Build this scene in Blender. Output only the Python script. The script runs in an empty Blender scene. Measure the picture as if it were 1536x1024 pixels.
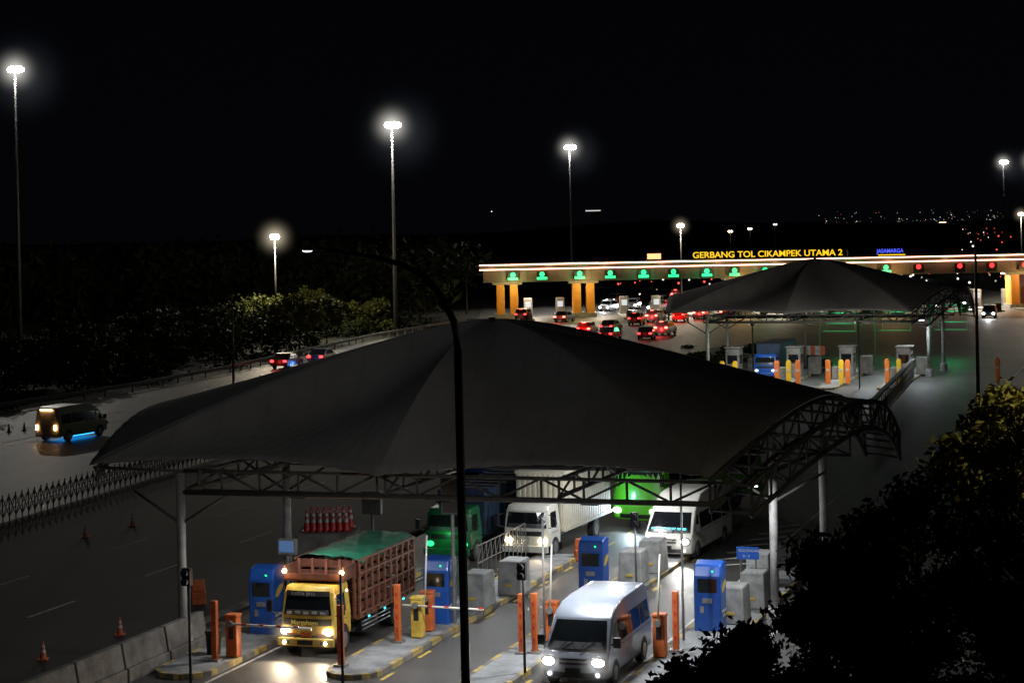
import bpy, bmesh, math, random
import numpy as np
from mathutils import Vector, Matrix
random.seed(7); R=np.random.RandomState(5)
scene=bpy.context.scene
# ---------------------------------------------------------------- materials
def nmat(name):
    m=bpy.data.materials.new(name); m.use_nodes=True
    nt=m.node_tree; b=nt.nodes['Principled BSDF']; return m,nt,b
def mat(name,col,rough=.6,metal=0,var=.25,scale=3.0,bump=0.0,spec=.5,col2=None,coat=0):
    m,nt,b=nmat(name)
    geo=nt.nodes.new('ShaderNodeTexCoord')
    n=nt.nodes.new('ShaderNodeTexNoise'); n.inputs['Scale'].default_value=scale; n.inputs['Detail'].default_value=6; n.inputs['Roughness'].default_value=.65
    nt.links.new(geo.outputs['Object'],n.inputs['Vector'])
    r=nt.nodes.new('ShaderNodeValToRGB')
    r.color_ramp.elements[0].position=.3; r.color_ramp.elements[1].position=.7
    c0=tuple(c*(1-var) for c in col)+(1,); c1=tuple(min(1,c*(1+var)) for c in (col2 or col))+(1,)
    r.color_ramp.elements[0].color=c0; r.color_ramp.elements[1].color=c1
    nt.links.new(n.outputs['Fac'],r.inputs['Fac']); nt.links.new(r.outputs['Color'],b.inputs['Base Color'])
    b.inputs['Roughness'].default_value=rough; b.inputs['Metallic'].default_value=metal
    b.inputs['Specular IOR Level'].default_value=spec
    b.inputs['Coat Weight'].default_value=coat
    if bump>0:
        n2=nt.nodes.new('ShaderNodeTexNoise'); n2.inputs['Scale'].default_value=scale*12; n2.inputs['Detail'].default_value=4
        nt.links.new(geo.outputs['Object'],n2.inputs['Vector'])
        bp=nt.nodes.new('ShaderNodeBump'); bp.inputs['Strength'].default_value=bump; bp.inputs['Distance'].default_value=.02
        nt.links.new(n2.outputs['Fac'],bp.inputs['Height']); nt.links.new(bp.outputs['Normal'],b.inputs['Normal'])
    return m
def emis(name,col,s):
    m,nt,b=nmat(name)
    b.inputs['Base Color'].default_value=(.05,.05,.05,1)
    b.inputs['Emission Color'].default_value=(*col,1); b.inputs['Emission Strength'].default_value=s
    m.cycles.emission_sampling='NONE'
    return m
def asphalt(name,a,b_,rough=.6):
    m,nt,b=nmat(name); L=nt.links
    g=nt.nodes.new('ShaderNodeNewGeometry')
    mp=nt.nodes.new('ShaderNodeMapping'); mp.inputs['Rotation'].default_value=(0,0,.315); mp.inputs['Scale'].default_value=(.9,.09,1)
    L.new(g.outputs['Position'],mp.inputs['Vector'])
    n1=nt.nodes.new('ShaderNodeTexNoise'); n1.inputs['Scale'].default_value=1.0; n1.inputs['Detail'].default_value=5
    L.new(mp.outputs['Vector'],n1.inputs['Vector'])
    n2=nt.nodes.new('ShaderNodeTexNoise'); n2.inputs['Scale'].default_value=.12; n2.inputs['Detail'].default_value=8; n2.inputs['Roughness'].default_value=.7
    L.new(g.outputs['Position'],n2.inputs['Vector'])
    n3=nt.nodes.new('ShaderNodeTexNoise'); n3.inputs['Scale'].default_value=9; n3.inputs['Detail'].default_value=5
    L.new(g.outputs['Position'],n3.inputs['Vector'])
    a1=nt.nodes.new('ShaderNodeMath'); a1.operation='ADD'; L.new(n1.outputs['Fac'],a1.inputs[0]); L.new(n2.outputs['Fac'],a1.inputs[1])
    a2=nt.nodes.new('ShaderNodeMath'); a2.operation='MULTIPLY_ADD'; L.new(n3.outputs['Fac'],a2.inputs[0]); a2.inputs[1].default_value=.5; L.new(a1.outputs[0],a2.inputs[2])
    r=nt.nodes.new('ShaderNodeValToRGB'); r.color_ramp.elements[0].position=.5; r.color_ramp.elements[1].position=.74
    mu=nt.nodes.new('ShaderNodeMath'); mu.operation='MULTIPLY'; mu.inputs[1].default_value=.5; L.new(a2.outputs[0],mu.inputs[0])
    L.new(mu.outputs[0],r.inputs['Fac'])
    r.color_ramp.elements[0].color=(*a,1); r.color_ramp.elements[1].color=(*b_,1)
    L.new(r.outputs['Color'],b.inputs['Base Color']); b.inputs['Roughness'].default_value=rough
    bp=nt.nodes.new('ShaderNodeBump'); bp.inputs['Strength'].default_value=.35; bp.inputs['Distance'].default_value=.02
    L.new(n3.outputs['Fac'],bp.inputs['Height']); L.new(bp.outputs['Normal'],b.inputs['Normal'])
    return m
M={}
M['asphalt']=asphalt('asphalt',(.026,.026,.025),(.085,.08,.072),.55)
M['asphaltd']=asphalt('asphalt_unlit',(.009,.009,.01),(.026,.026,.026),.75)  # darker asphalt copy, lack of lamplight put into its colour
M['ground']=asphalt('ground_soil',(.006,.008,.004),(.018,.02,.01),.95)
M['grass']=mat('grass',(.03,.04,.015),.95,scale=.8,var=.5)
M['conc']=mat('concrete',(.23,.235,.23),.85,scale=2.2,var=.4,bump=.4)
M['isl']=mat('island_concrete',(.2,.21,.215),.8,scale=1.4,var=.45,bump=.3)
M['concd']=mat('concrete_stained',(.14,.13,.115),.9,scale=1.5,var=.5,bump=.5)
M['steel']=mat('galvanised_steel',(.2,.2,.19),.5,.4,scale=4,var=.3)
M['truss']=mat('truss_paint_weathered',(.085,.083,.078),.6,.1,scale=4,var=.35)
M['mast']=mat('mast_steel_dark',(.06,.06,.06),.6,.3,scale=2)
M['colm']=mat('column_paint',(.32,.32,.31),.55,.1,scale=2,var=.4)
M['dark']=mat('dark_metal',(.02,.02,.02),.5,.2)
M['lpole']=mat('lamp_pole_paint',(.07,.07,.07),.45,.3)
M['blk']=mat('black_plastic',(.012,.012,.013),.45)
M['tyre']=mat('tyre',(.015,.015,.015),.85,scale=10)
M['rim']=mat('rim',(.35,.35,.35),.35,.7)
M['glass']=mat('dark_glass',(.008,.01,.012),.06,var=0,spec=.8)
M['silver']=mat('silver_paint',(.27,.3,.36),.3,.35,var=.08,coat=.6)
M['beige']=mat('beige_paint',(.42,.36,.24),.35,.1,var=.1,coat=.4)
M['white']=mat('white_paint',(.62,.61,.54),.35,var=.1,coat=.4)
M['cream']=mat('cream_panel',(.55,.51,.4),.5,var=.15,scale=1)
M['yel']=mat('yellow_paint',(.5,.34,.05),.4,var=.35)
M['org']=mat('orange_paint',(.46,.1,.02),.55,var=.35,scale=5)
M['red']=mat('red_paint',(.4,.02,.015),.45)
M['blue']=mat('blue_paint',(.01,.065,.3),.35,var=.25,coat=.3)
M['bluet']=mat('blue_tarp',(.012,.028,.06),.6,var=.5,scale=2)
M['green']=mat('green_tarp',(.015,.17,.09),.6,var=.5,scale=2.2,bump=.3)
M['lime']=mat('lime_paint',(.14,.55,.03),.35,var=.08,coat=.5)
M['dgreen']=mat('dark_green_paint',(.01,.1,.035),.4)
M['wood']=mat('wood_plank',(.09,.028,.014),.7,var=.55,scale=5)
M['woodd']=mat('wood_post',(.17,.065,.035),.7,var=.45,scale=6)
M['line']=mat('road_paint_white',(.45,.45,.42),.7,var=.55,scale=3)
M['liney']=mat('road_paint_yellow',(.45,.33,.06),.7,var=.5,scale=3)
M['bark']=mat('bark',(.04,.03,.02),.9,scale=6,var=.4)
M['leaf']=mat('leaf',(.05,.065,.018),.7,scale=.9,var=.55,col2=(.085,.095,.02),spec=.2)
M['leafy']=mat('leaf_lamplit',(.11,.12,.02),.7,scale=.9,var=.5,col2=(.19,.17,.025),spec=.2)  # foliage near lamps: lamplight put into a brighter, yellower leaf colour
M['leafd']=mat('leaf_dark',(.026,.036,.014),.8,scale=.7,var=.5,spec=.15)
M['gorg']=mat('gantry_orange',(.6,.25,.03),.5,var=.15,scale=1)
M['fasc']=mat('fascia',(.13,.105,.08),.5,.1,var=.25,scale=.4)
M['roof']=mat('roof_sheet',(.1,.1,.1),.6)
M['ky']=mat('kerb_yellow',(.34,.25,.08),.8,var=.55,scale=4)
m,nt,b=nmat('membrane_fabric'); L=nt.links
tc=nt.nodes.new('ShaderNodeTexCoord'); n=nt.nodes.new('ShaderNodeTexNoise'); n.inputs['Scale'].default_value=.5; n.inputs['Detail'].default_value=8; n.inputs['Roughness'].default_value=.7
L.new(tc.outputs['Object'],n.inputs['Vector'])
wv=nt.nodes.new('ShaderNodeTexWave'); wv.wave_type='BANDS'; wv.bands_direction='X'; wv.inputs['Scale'].default_value=.24; wv.inputs['Distortion'].default_value=.3
L.new(tc.outputs['Object'],wv.inputs['Vector'])
sr=nt.nodes.new('ShaderNodeValToRGB'); sr.color_ramp.elements[0].position=0; sr.color_ramp.elements[0].color=(.9,.9,.9,1); sr.color_ramp.elements[1].position=.015; sr.color_ramp.elements[1].color=(1,1,1,1)
L.new(wv.outputs['Fac'],sr.inputs['Fac'])
cr=nt.nodes.new('ShaderNodeValToRGB'); cr.color_ramp.elements[0].position=.3; cr.color_ramp.elements[0].color=(.2,.195,.19,1); cr.color_ramp.elements[1].position=.72; cr.color_ramp.elements[1].color=(.28,.275,.27,1)
L.new(n.outputs['Fac'],cr.inputs['Fac']); mx=nt.nodes.new('ShaderNodeMixRGB'); mx.blend_type='MULTIPLY'; mx.inputs['Fac'].default_value=1
L.new(cr.outputs['Color'],mx.inputs[1]); L.new(sr.outputs['Color'],mx.inputs[2]); L.new(mx.outputs[0],b.inputs['Base Color']); b.inputs['Roughness'].default_value=.85; b.inputs['Specular IOR Level'].default_value=.2
M['mem']=m
E={}
E['lamp']=emis('lamp_white',(1,.97,.88),60)
E['lampw']=emis('lamp_warm',(1,.72,.4),14)
E['lampd']=emis('lamp_dim',(.85,.93,1),1.8)
E['lampc']=emis('lamp_cool',(.8,.92,1),9)
E['head']=emis('headlight',(1,.97,.92),30)
E['headw']=emis('headlight_warm',(1,.78,.5),18)
E['tail']=emis('tail_light',(1,.03,.03),7)
E['brk']=emis('brake_light',(1,.06,.04),22)
E['amb']=emis('amber_marker',(1,.55,.25),16)
E['g']=emis('signal_green',(.02,1,.25),2.0)
E['gd']=emis('green_display_dim',(.02,.8,.3),.35)
E['r']=emis('signal_red',(1,.03,.03),2.2)
E['y']=emis('sign_yellow',(1,.6,.01),1.2)
E['bl']=emis('sign_blue',(.06,.1,1),1.3)
E['disp']=emis('display_orange',(1,.3,.12),3)
E['strip']=emis('led_strip',(1,.5,.32),6)
E['cy']=emis('cyan_marker',(.05,.8,1),4)
E['vio']=emis('violet_marker',(.4,.3,1),10)
E['neon']=emis('blue_neon',(.02,.35,1),3)
E['scr']=emis('screen',(.15,.35,.8),.3)
E['win']=emis('booth_window',(.9,.95,1),.7)
E['boothy']=emis('sticker_yellow_glow',(1,.7,.1),.25)  # lettering sticker, not a lamp; faint glow added to its colour
# ---------------------------------------------------------------- builders
class PB:
    def __init__(s): s.v=[]; s.f=[]
    def box(s,c,d,rz=0,top=None):
        cx,cy,cz=c; a,b,h=d[0]/2,d[1]/2,d[2]/2; i=len(s.v); t=top or (1,1)
        cs,sn=math.cos(rz),math.sin(rz)
        for z,k in((-h,(1,1)),(h,t)):
            for x,y in((-a,-b),(a,-b),(a,b),(-a,b)):
                x*=k[0];y*=k[1]
                s.v.append((cx+x*cs-y*sn,cy+x*sn+y*cs,cz+z))
        s.f+=[(i,i+3,i+2,i+1),(i+4,i+5,i+6,i+7)]+[(i+j,i+(j+1)%4,i+4+(j+1)%4,i+4+j) for j in range(4)]
        return s
    def tube(s,pts,r,n=8,r2=None):
        pts=[Vector(p) for p in pts]; i0=len(s.v); m=len(pts)
        for k,p in enumerate(pts):
            t=(pts[min(k+1,m-1)]-pts[max(k-1,0)]).normalized()
            a=t.cross(Vector((0,0,1)))
            if a.length<.05: a=t.cross(Vector((0,1,0)))
            a.normalize(); b=t.cross(a)
            rr=r if r2 is None else r+(r2-r)*k/(m-1)
            for j in range(n):
                q=2*math.pi*j/n; s.v.append(tuple(p+a*math.cos(q)*rr+b*math.sin(q)*rr))
        for k in range(m-1):
            for j in range(n):
                s.f.append((i0+k*n+j,i0+k*n+(j+1)%n,i0+(k+1)*n+(j+1)%n,i0+(k+1)*n+j))
        s.f.append(tuple(i0+j for j in range(n))[::-1]); s.f.append(tuple(i0+(m-1)*n+j for j in range(n)))
        return s
    def poly(s,pts):
        i=len(s.v); s.v+=[tuple(p) for p in pts]; s.f.append(tuple(range(i,i+len(pts)))); return s
    def grid(s,g):
        i=len(s.v); n=len(g); m=len(g[0])
        for row in g: s.v+=[tuple(p) for p in row]
        for a in range(n-1):
            for b in range(m-1): s.f.append((i+a*m+b,i+a*m+b+1,i+(a+1)*m+b+1,i+(a+1)*m+b))
        return s
    def sphere(s,c,r,n=10,sc=(1,1,1)):
        g=[]
        for a in range(n//2+1):
            th=math.pi*a/(n//2)
            g.append([(c[0]+r*sc[0]*math.sin(th)*math.cos(2*math.pi*b/n),c[1]+r*sc[1]*math.sin(th)*math.sin(2*math.pi*b/n),c[2]+r*sc[2]*math.cos(th)) for b in range(n+1)])
        return s.grid(g)
class Grp:
    def __init__(s,name,loc=(0,0,0),rz=0):
        s.e=bpy.data.objects.new(name,None); s.e.empty_display_size=.3
        s.e.location=loc; s.e.rotation_euler=(0,0,rz); scene.collection.objects.link(s.e)
    def link(s,o): scene.collection.objects.link(o); o.parent=s.e; return o
    def add(s,part,pb,m,bevel=0,smooth=False,seg=2,ang=30):
        me=bpy.data.meshes.new(part); me.from_pydata(pb.v,[],pb.f); me.update()
        if smooth:
            for p in me.polygons: p.use_smooth=True
        o=bpy.data.objects.new(part,me); me.materials.append(m); s.link(o)
        if bevel:
            b=o.modifiers.new('bevel','BEVEL'); b.width=bevel; b.segments=seg; b.limit_method='ANGLE'; b.angle_limit=math.radians(ang)
        return o
    def light(s,part,kind,loc,power,col=(1,1,1),size=.2,tgt=None,angle=120,blend=.6):
        l=bpy.data.lights.new(part,kind); l.energy=power; l.color=col
        if kind=='AREA': l.size=size
        else: l.shadow_soft_size=size
        if kind=='SPOT': l.spot_size=math.radians(angle); l.spot_blend=blend
        o=bpy.data.objects.new(part,l); s.link(o); o.location=loc
        if tgt is not None:
            o.rotation_euler=(Vector(tgt)-Vector(loc)).to_track_quat('-Z','Y').to_euler()
        return o
    def text(s,part,body,loc,size,m,rot=(math.pi/2,0,0),ext=.02,sx=1):
        c=bpy.data.curves.new(part,'FONT'); c.body=body; c.size=size; c.extrude=ext; c.materials.append(m); c.offset=.012*size
        o=bpy.data.objects.new(part,c); s.link(o); o.location=loc; o.rotation_euler=rot; o.scale=(sx,1,1); return o
def painted_bloom(g,loc,r,s_,col):  # self-emitting sphere paints bloom around a lamp; no mist scatters here
    me=bpy.data.meshes.new('lamp_bloom_volume'); bm=bmesh.new(); bmesh.ops.create_icosphere(bm,subdivisions=3,radius=r); bm.to_mesh(me); bm.free()
    m=bpy.data.materials.new('lamp_bloom_volume'); m.use_nodes=True; nt=m.node_tree; nt.nodes.clear(); L=nt.links
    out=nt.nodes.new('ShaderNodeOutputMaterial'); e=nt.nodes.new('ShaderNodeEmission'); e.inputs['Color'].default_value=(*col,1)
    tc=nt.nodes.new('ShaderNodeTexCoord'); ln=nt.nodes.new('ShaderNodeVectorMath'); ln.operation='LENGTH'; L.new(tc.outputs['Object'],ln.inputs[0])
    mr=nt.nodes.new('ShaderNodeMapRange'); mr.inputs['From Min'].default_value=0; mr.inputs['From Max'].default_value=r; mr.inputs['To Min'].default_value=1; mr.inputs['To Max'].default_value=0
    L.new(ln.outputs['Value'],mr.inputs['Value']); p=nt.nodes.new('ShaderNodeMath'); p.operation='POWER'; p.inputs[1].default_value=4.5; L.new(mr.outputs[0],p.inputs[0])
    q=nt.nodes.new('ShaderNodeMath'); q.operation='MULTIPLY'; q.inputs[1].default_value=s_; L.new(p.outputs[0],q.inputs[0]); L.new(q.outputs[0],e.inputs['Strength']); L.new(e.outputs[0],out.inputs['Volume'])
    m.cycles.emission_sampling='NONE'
    me.materials.append(m); o=bpy.data.objects.new('lamp_bloom_volume',me); g.link(o); o.location=loc
RZ=-.315
C=Vector((.951,-.31,0)); D=Vector((.31,.951,0)); O=Vector((-10.1,60,0))
def P(c,d,z=0): return O+C*c+D*d+Vector((0,0,z))
# ---------------------------------------------------------------- ground
def sheet(name,pts,z,m):
    bm=bmesh.new(); vs=[bm.verts.new((p[0],p[1],z)) for p in pts]; f=bm.faces.new(vs); f.normal_update()
    if f.normal.z<0: f.normal_flip()
    bmesh.ops.triangulate(bm,faces=bm.faces[:]); me=bpy.data.meshes.new(name); bm.to_mesh(me); bm.free()
    me.materials.append(m); o=bpy.data.objects.new(name,me); scene.collection.objects.link(o); return o
sheet('ground',[(-3000,-200),(3000,-200),(3000,5000),(-3000,5000)],0,M['ground'])
sheet('toll_road',[(-60,40),(-14,22),(14,25),(30,60),(45,120),(52,190),(80,290),(95,480),(-5,480),(-5,290),(-6.3,267),(-16.4,233),(-25.8,182),(-30.9,162),(-37.4,144),(-56,95)],.004,M['asphalt'])
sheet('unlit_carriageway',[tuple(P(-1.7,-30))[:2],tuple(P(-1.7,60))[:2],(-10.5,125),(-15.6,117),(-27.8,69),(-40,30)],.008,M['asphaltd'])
sheet('grass_median',[(13,168),(17,190),(20,205),(30,215),(30,190),(24,178),(17,160)],.03,M['grass'])
mk=Grp('road_markings'); pb=PB(); py_=PB()
def strip(b,p,q,w,z=.013):
    p=Vector((p[0],p[1],0)); q=Vector((q[0],q[1],0)); n=(q-p).normalized().cross(Vector((0,0,1)))*w/2
    b.poly([(p-n)+Vector((0,0,z)),(p+n)+Vector((0,0,z)),(q+n)+Vector((0,0,z)),(q-n)+Vector((0,0,z))])
for k in range(9): strip(pb,P(-7.8,-4+k*8),P(-7.8,-1+k*8),.13)
for k in range(7): strip(pb,P(-12.2,-1+k*9.2),P(-12.2,2+k*9.2),.12)
def off(pl,o_):
    r=[]
    for i,p in enumerate(pl):
        a=Vector(pl[max(i-1,0)]+(0,)) ; b_=Vector(pl[min(i+1,len(pl)-1)]+(0,)); n=(b_-a).normalized().cross(Vector((0,0,1)))
        r.append((p[0]+n.x*o_,p[1]+n.y*o_))
    return r
GR=[(-56,98),(-44,126),(-37.4,144),(-30.9,162),(-25.8,182),(-21,208),(-16.4,233),(-11.5,251),(-6.3,267)]
for o_,dash in((1.2,0),(5,1),(8.6,1),(12.4,0),(14,0)):
    q=off(GR,o_)
    for i in range(len(q)-1):
        if dash:
            a=Vector(q[i]+(0,)); b_=Vector(q[i+1]+(0,)); n=int((b_-a).length//8)
            for k in range(n): strip(pb,a+(b_-a)*(k/n),a+(b_-a)*((k+.35)/n),.16)
        else: strip(pb,q[i],q[i+1],.16)
for c in(16.6,20.4,24.2):
    for k in range(16):
        strip(pb,P(c,2+k*9),P(c,(10.9 if c<17 else 5.5)+k*9),.14)
for k in range(7): strip(pb,P(11.9+.1*k,18+k*1.6),P(13.6,19.2+k*1.6),.25,.018)
for k in range(20): strip(py_,P(11.25,-8+k*3.0),P(11.25,-7+k*3.0),.13)
for k in range(14): strip(py_,P(7.15,-8+k*3.0),P(7.15,-7+k*3.0),.12)
for k in range(12): strip(pb,P(2.45,-8+k*4),P(2.45,-4+k*4),.1); strip(pb,P(13.75,-8+k*4),P(13.75,-4+k*4),.1)
mk.add('white_lines',pb,M['line']); mk.add('yellow_lines',py_,M['liney'])
def island(c0,c1,d0,d1,org=O):
    g=Grp('toll_island_kerb',org,RZ)
    top=PB(); yb=PB(); bb=PB(); w=(c1-c0)
    n=10; out=[]
    for k in range(n+1):
        a=math.pi+math.pi*k/n; out.append(((c0+c1)/2+math.cos(a)*w/2,d0+w/2+math.sin(a)*w/2))
    out+= [(c1,d1),(c0,d1)]
    top.poly([(x,y,.15) for x,y in out]); g.add('top',top,M['isl'])
    segs=[]
    ring=out+[out[0]]
    for a,b in zip(ring[:-1],ring[1:]):
        L=math.dist(a,b); m=max(1,int(L/.8))
        for k in range(m):
            segs.append(((a[0]+(b[0]-a[0])*k/m,a[1]+(b[1]-a[1])*k/m),(a[0]+(b[0]-a[0])*(k+1)/m,a[1]+(b[1]-a[1])*(k+1)/m)))
    cx=(c0+c1)/2
    for i,(a,b) in enumerate(segs):
        t=yb if i%2 else bb
        def inn(p): return (p[0]+(.14 if p[0]<cx else -.14),p[1]+(.1 if p[1]<d0+1 else 0))
        ai,bi=inn(a),inn(b)
        t.poly([(a[0],a[1],0),(b[0],b[1],0),(b[0],b[1],.155),(a[0],a[1],.155)])
        t.poly([(a[0],a[1],.155),(b[0],b[1],.155),(bi[0],bi[1],.155),(ai[0],ai[1],.155)])
    g.add('yellow_kerb_stones',yb,M['ky']); g.add('dark_kerb_stones',bb,M['concd'])
island(.4,2.25,-3.2,15); island(5.3,6.95,-2.2,19); island(9.5,11.0,-2.6,22); island(14.0,15.9,-3,17)
# ---------------------------------------------------------------- canopy
LUM=((3.6,.6),(8.2,.6),(12.6,.6),(16.2,5.6),(12.4,12),(6,12),(8.5,18.5))  # all but the bowl fixture are assumed, added to light lanes and vehicles
def canopy(org):
    g=Grp('membrane_canopy',org,RZ)
    apex=Vector((7.5,7.3,9.65))
    FL=(-3.6,.9,5.5);FM=(6.2,.3,5.42);FR=(16.0,.8,5.5);RR=(18.4,14.3,5.6);RM=(7,15,5.5);RL=(-4.2,14.3,5.5)
    def lerp(a,b,t): return Vector(a).lerp(Vector(b),t)
    def rarc(t): p=lerp(FR,RR,t); return Vector((p.x+.9*math.sin(math.pi*t),p.y,p.z+1.7*math.sin(math.pi*t)))
    def larc(t): p=lerp(RL,FL,t); return Vector((p.x-.7*math.sin(math.pi*t),p.y,p.z+1.3*math.sin(math.pi*t)+.04*abs(math.sin(t*math.pi*18))))
    def sc(a,b,sgn):
        def f(t): p=lerp(a,b,t); s_=math.sin(math.pi*t); return Vector((p.x,p.y+sgn*.9*s_,p.z+.22*s_+.035*abs(math.sin(t*math.pi*16))))
        return f
    segs=[(sc(FL,FM,1),48,.75),(sc(FM,FR,1),48,.75),(rarc,28,.0),(sc(RR,RM,-1),20,.4),(sc(RM,RL,-1),20,.4),(larc,40,.0)]
    NR=24; cols=[]
    for f,n,sag in segs:
        for k in range(n):
            t=k/n; B=f(t); col=[]
            dv=(B-apex); w=abs(dv.y)/max(.1,math.hypot(dv.x*.75,dv.y)); p=.98+.66*w
            for j in range(NR+1):
                r=j/NR; q=math.sqrt(r*r+.0018)-.0424*(1-r)
                z=apex.z+(B.z-apex.z)*(min(1,q)**p if r>0 else 0)
                z-=sag*1.35*math.sin(math.pi*t)**.8*math.sin(math.pi*min(1,r))
                col.append(Vector((apex.x+dv.x*r,apex.y+dv.y*r,z)))
            col[-1].z=B.z
            cols.append(col)
    cols.append(cols[0])
    pb=PB(); pb.grid([[tuple(v) for v in c] for c in cols])
    o=g.add('fabric_membrane',pb,M['mem'],smooth=True)
    me=o.data; n_=NR+1
    for e in me.edges:
        a,b=sorted(e.vertices)
        if a//n_==b//n_ and a//n_ in (48,): e.use_edge_sharp=True
    s_=o.modifiers.new('thick','SOLIDIFY'); s_.thickness=.03
    pc=PB(); pc.tube([(apex.x,apex.y,9.35),(apex.x,apex.y,9.7)],.26,16,.1); g.add('apex_cap',pc,M['dark'])
    t=PB(); th=PB()
    def truss(f,n,drop,r=.07):
        up=[f(k/n) for k in range(n+1)]; lo=[p-Vector((0,0,drop)) for p in up]
        th.tube(up,r); th.tube(lo,r)
        for k in range(n):
            t.tube([up[k],lo[k]],.04,6)
            a,b=(up[k],lo[k+1]) if k%2 else (lo[k],up[k+1]); t.tube([a,b],.04,6)
        t.tube([up[n],lo[n]],.04,6)
    def line(a,b): return lambda q: Vector(a).lerp(Vector(b),q)
    truss(line((-.6,1.4,5.32),(16.1,1.1,5.32)),13,.6,.055)
    truss(line((-1,13.6,5.3),(18,13.6,5.3)),14,.6,.055)
    t.tube([(-.6,1.4,5.3),(-3.5,1.0,5.42)],.05,6)
    th.tube([(0,0,4.85),(16.2,0.1,4.85)],.08); th.tube([(16.2,.1,4.85),(16.5,7.6,4.85)],.08)
    th.tube([(0,0,4.85),(0,7.6,4.85)],.08); th.tube([(0,7.6,4.85),(16.5,7.6,4.85)],.085); th.tube([(16.5,7.6,4.85),(17,14,4.85)],.08)
    truss(line((0,1.2,5.3),(0,13.6,5.3)),9,.5); truss(line((6.2,1.0,5.3),(6.5,13.6,5.3)),9,.5); truss(line((11.5,1.2,5.3),(12,13.6,5.3)),9,.5)
    for f,dr in ((lambda q:rarc(q)+Vector((.02,0,-.12)),.85),(lambda q:rarc(q)+Vector((1.15,.2,-.25)),.85),(lambda q:larc(q)+Vector((.25,0,-.15)),.3)): truss(f,14,dr,r=.07)
    for k in range(0,15):
        a=rarc(k/14); t.tube([a+Vector((0,0,-.12)),a+Vector((1.15,.2,-.25))],.045,6); t.tube([a+Vector((0,0,-.9)),a+Vector((1.15,.2,-1.05))],.045,6)
    for c_ in(0,6.2,12): t.tube([(c_,7.3,4.9),(7.5,7.3,9.3)],.07,8)
    for a in((0,0),(0,7.6),(16.5,7.6)):
        for dx in(-1.6,1.6): t.tube([(a[0],a[1],3.9),(a[0]+dx,a[1]+.1,4.85)],.045,6)
    t.tube([(8.5,13.6,4.75),(8.5,18.5,4.8)],.05,6)
    g.add('chords',th,M['truss'],smooth=True); g.add('braces',t,M['truss'],smooth=True)
    cl=PB(); ft=PB()
    for x,y,z in((0,0,5.4),(0,7.6,5.3),(16.5,7.6,6.7),(17,14,6.1)):
        cl.tube([(x,y,.15),(x,y,z)],.135,16); ft.tube([(x,y,0),(x,y,.55)],.3,16); cl.tube([(x,y,.55),(x,y,.6)],.24,12)
        for q in range(6):
            an=q*math.pi/3; cl.tube([(x+.2*math.cos(an),y+.2*math.sin(an),.55),(x+.2*math.cos(an),y+.2*math.sin(an),.68)],.02,6)
    g.add('columns',cl,M['colm'],smooth=True); g.add('column_footings',ft,M['conc'])
    fx=PB(); le=PB(); l2=PB()
    for i,(x,y) in enumerate(LUM):
        fx.box((x,y,4.76),(.5,.26,.16)); (l2 if i==3 else le).box((x,y,4.677 if i!=3 else 4.66),(.4,.16,.006 if i!=3 else .06))
    g.add('luminaire_housings',fx,M['dark']); g.add('assumed_luminaire_lenses',le,E['lampd']); g.add('luminaire_bowl',l2,E['lampc'])
    return g
g=canopy(O)
for (x,y),p in zip(LUM,(125,210,400,240,330,200,300)):
    g.light('luminaire_light','AREA',(x,y,4.6),p,(.95,.97,1),.4)
g2=canopy(Vector((15.4,159.4,0)))
for (x,y) in LUM[:5]: g2.light('luminaire_light','AREA',(x,y,4.6),220,(.85,.95,1),.4)
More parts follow.
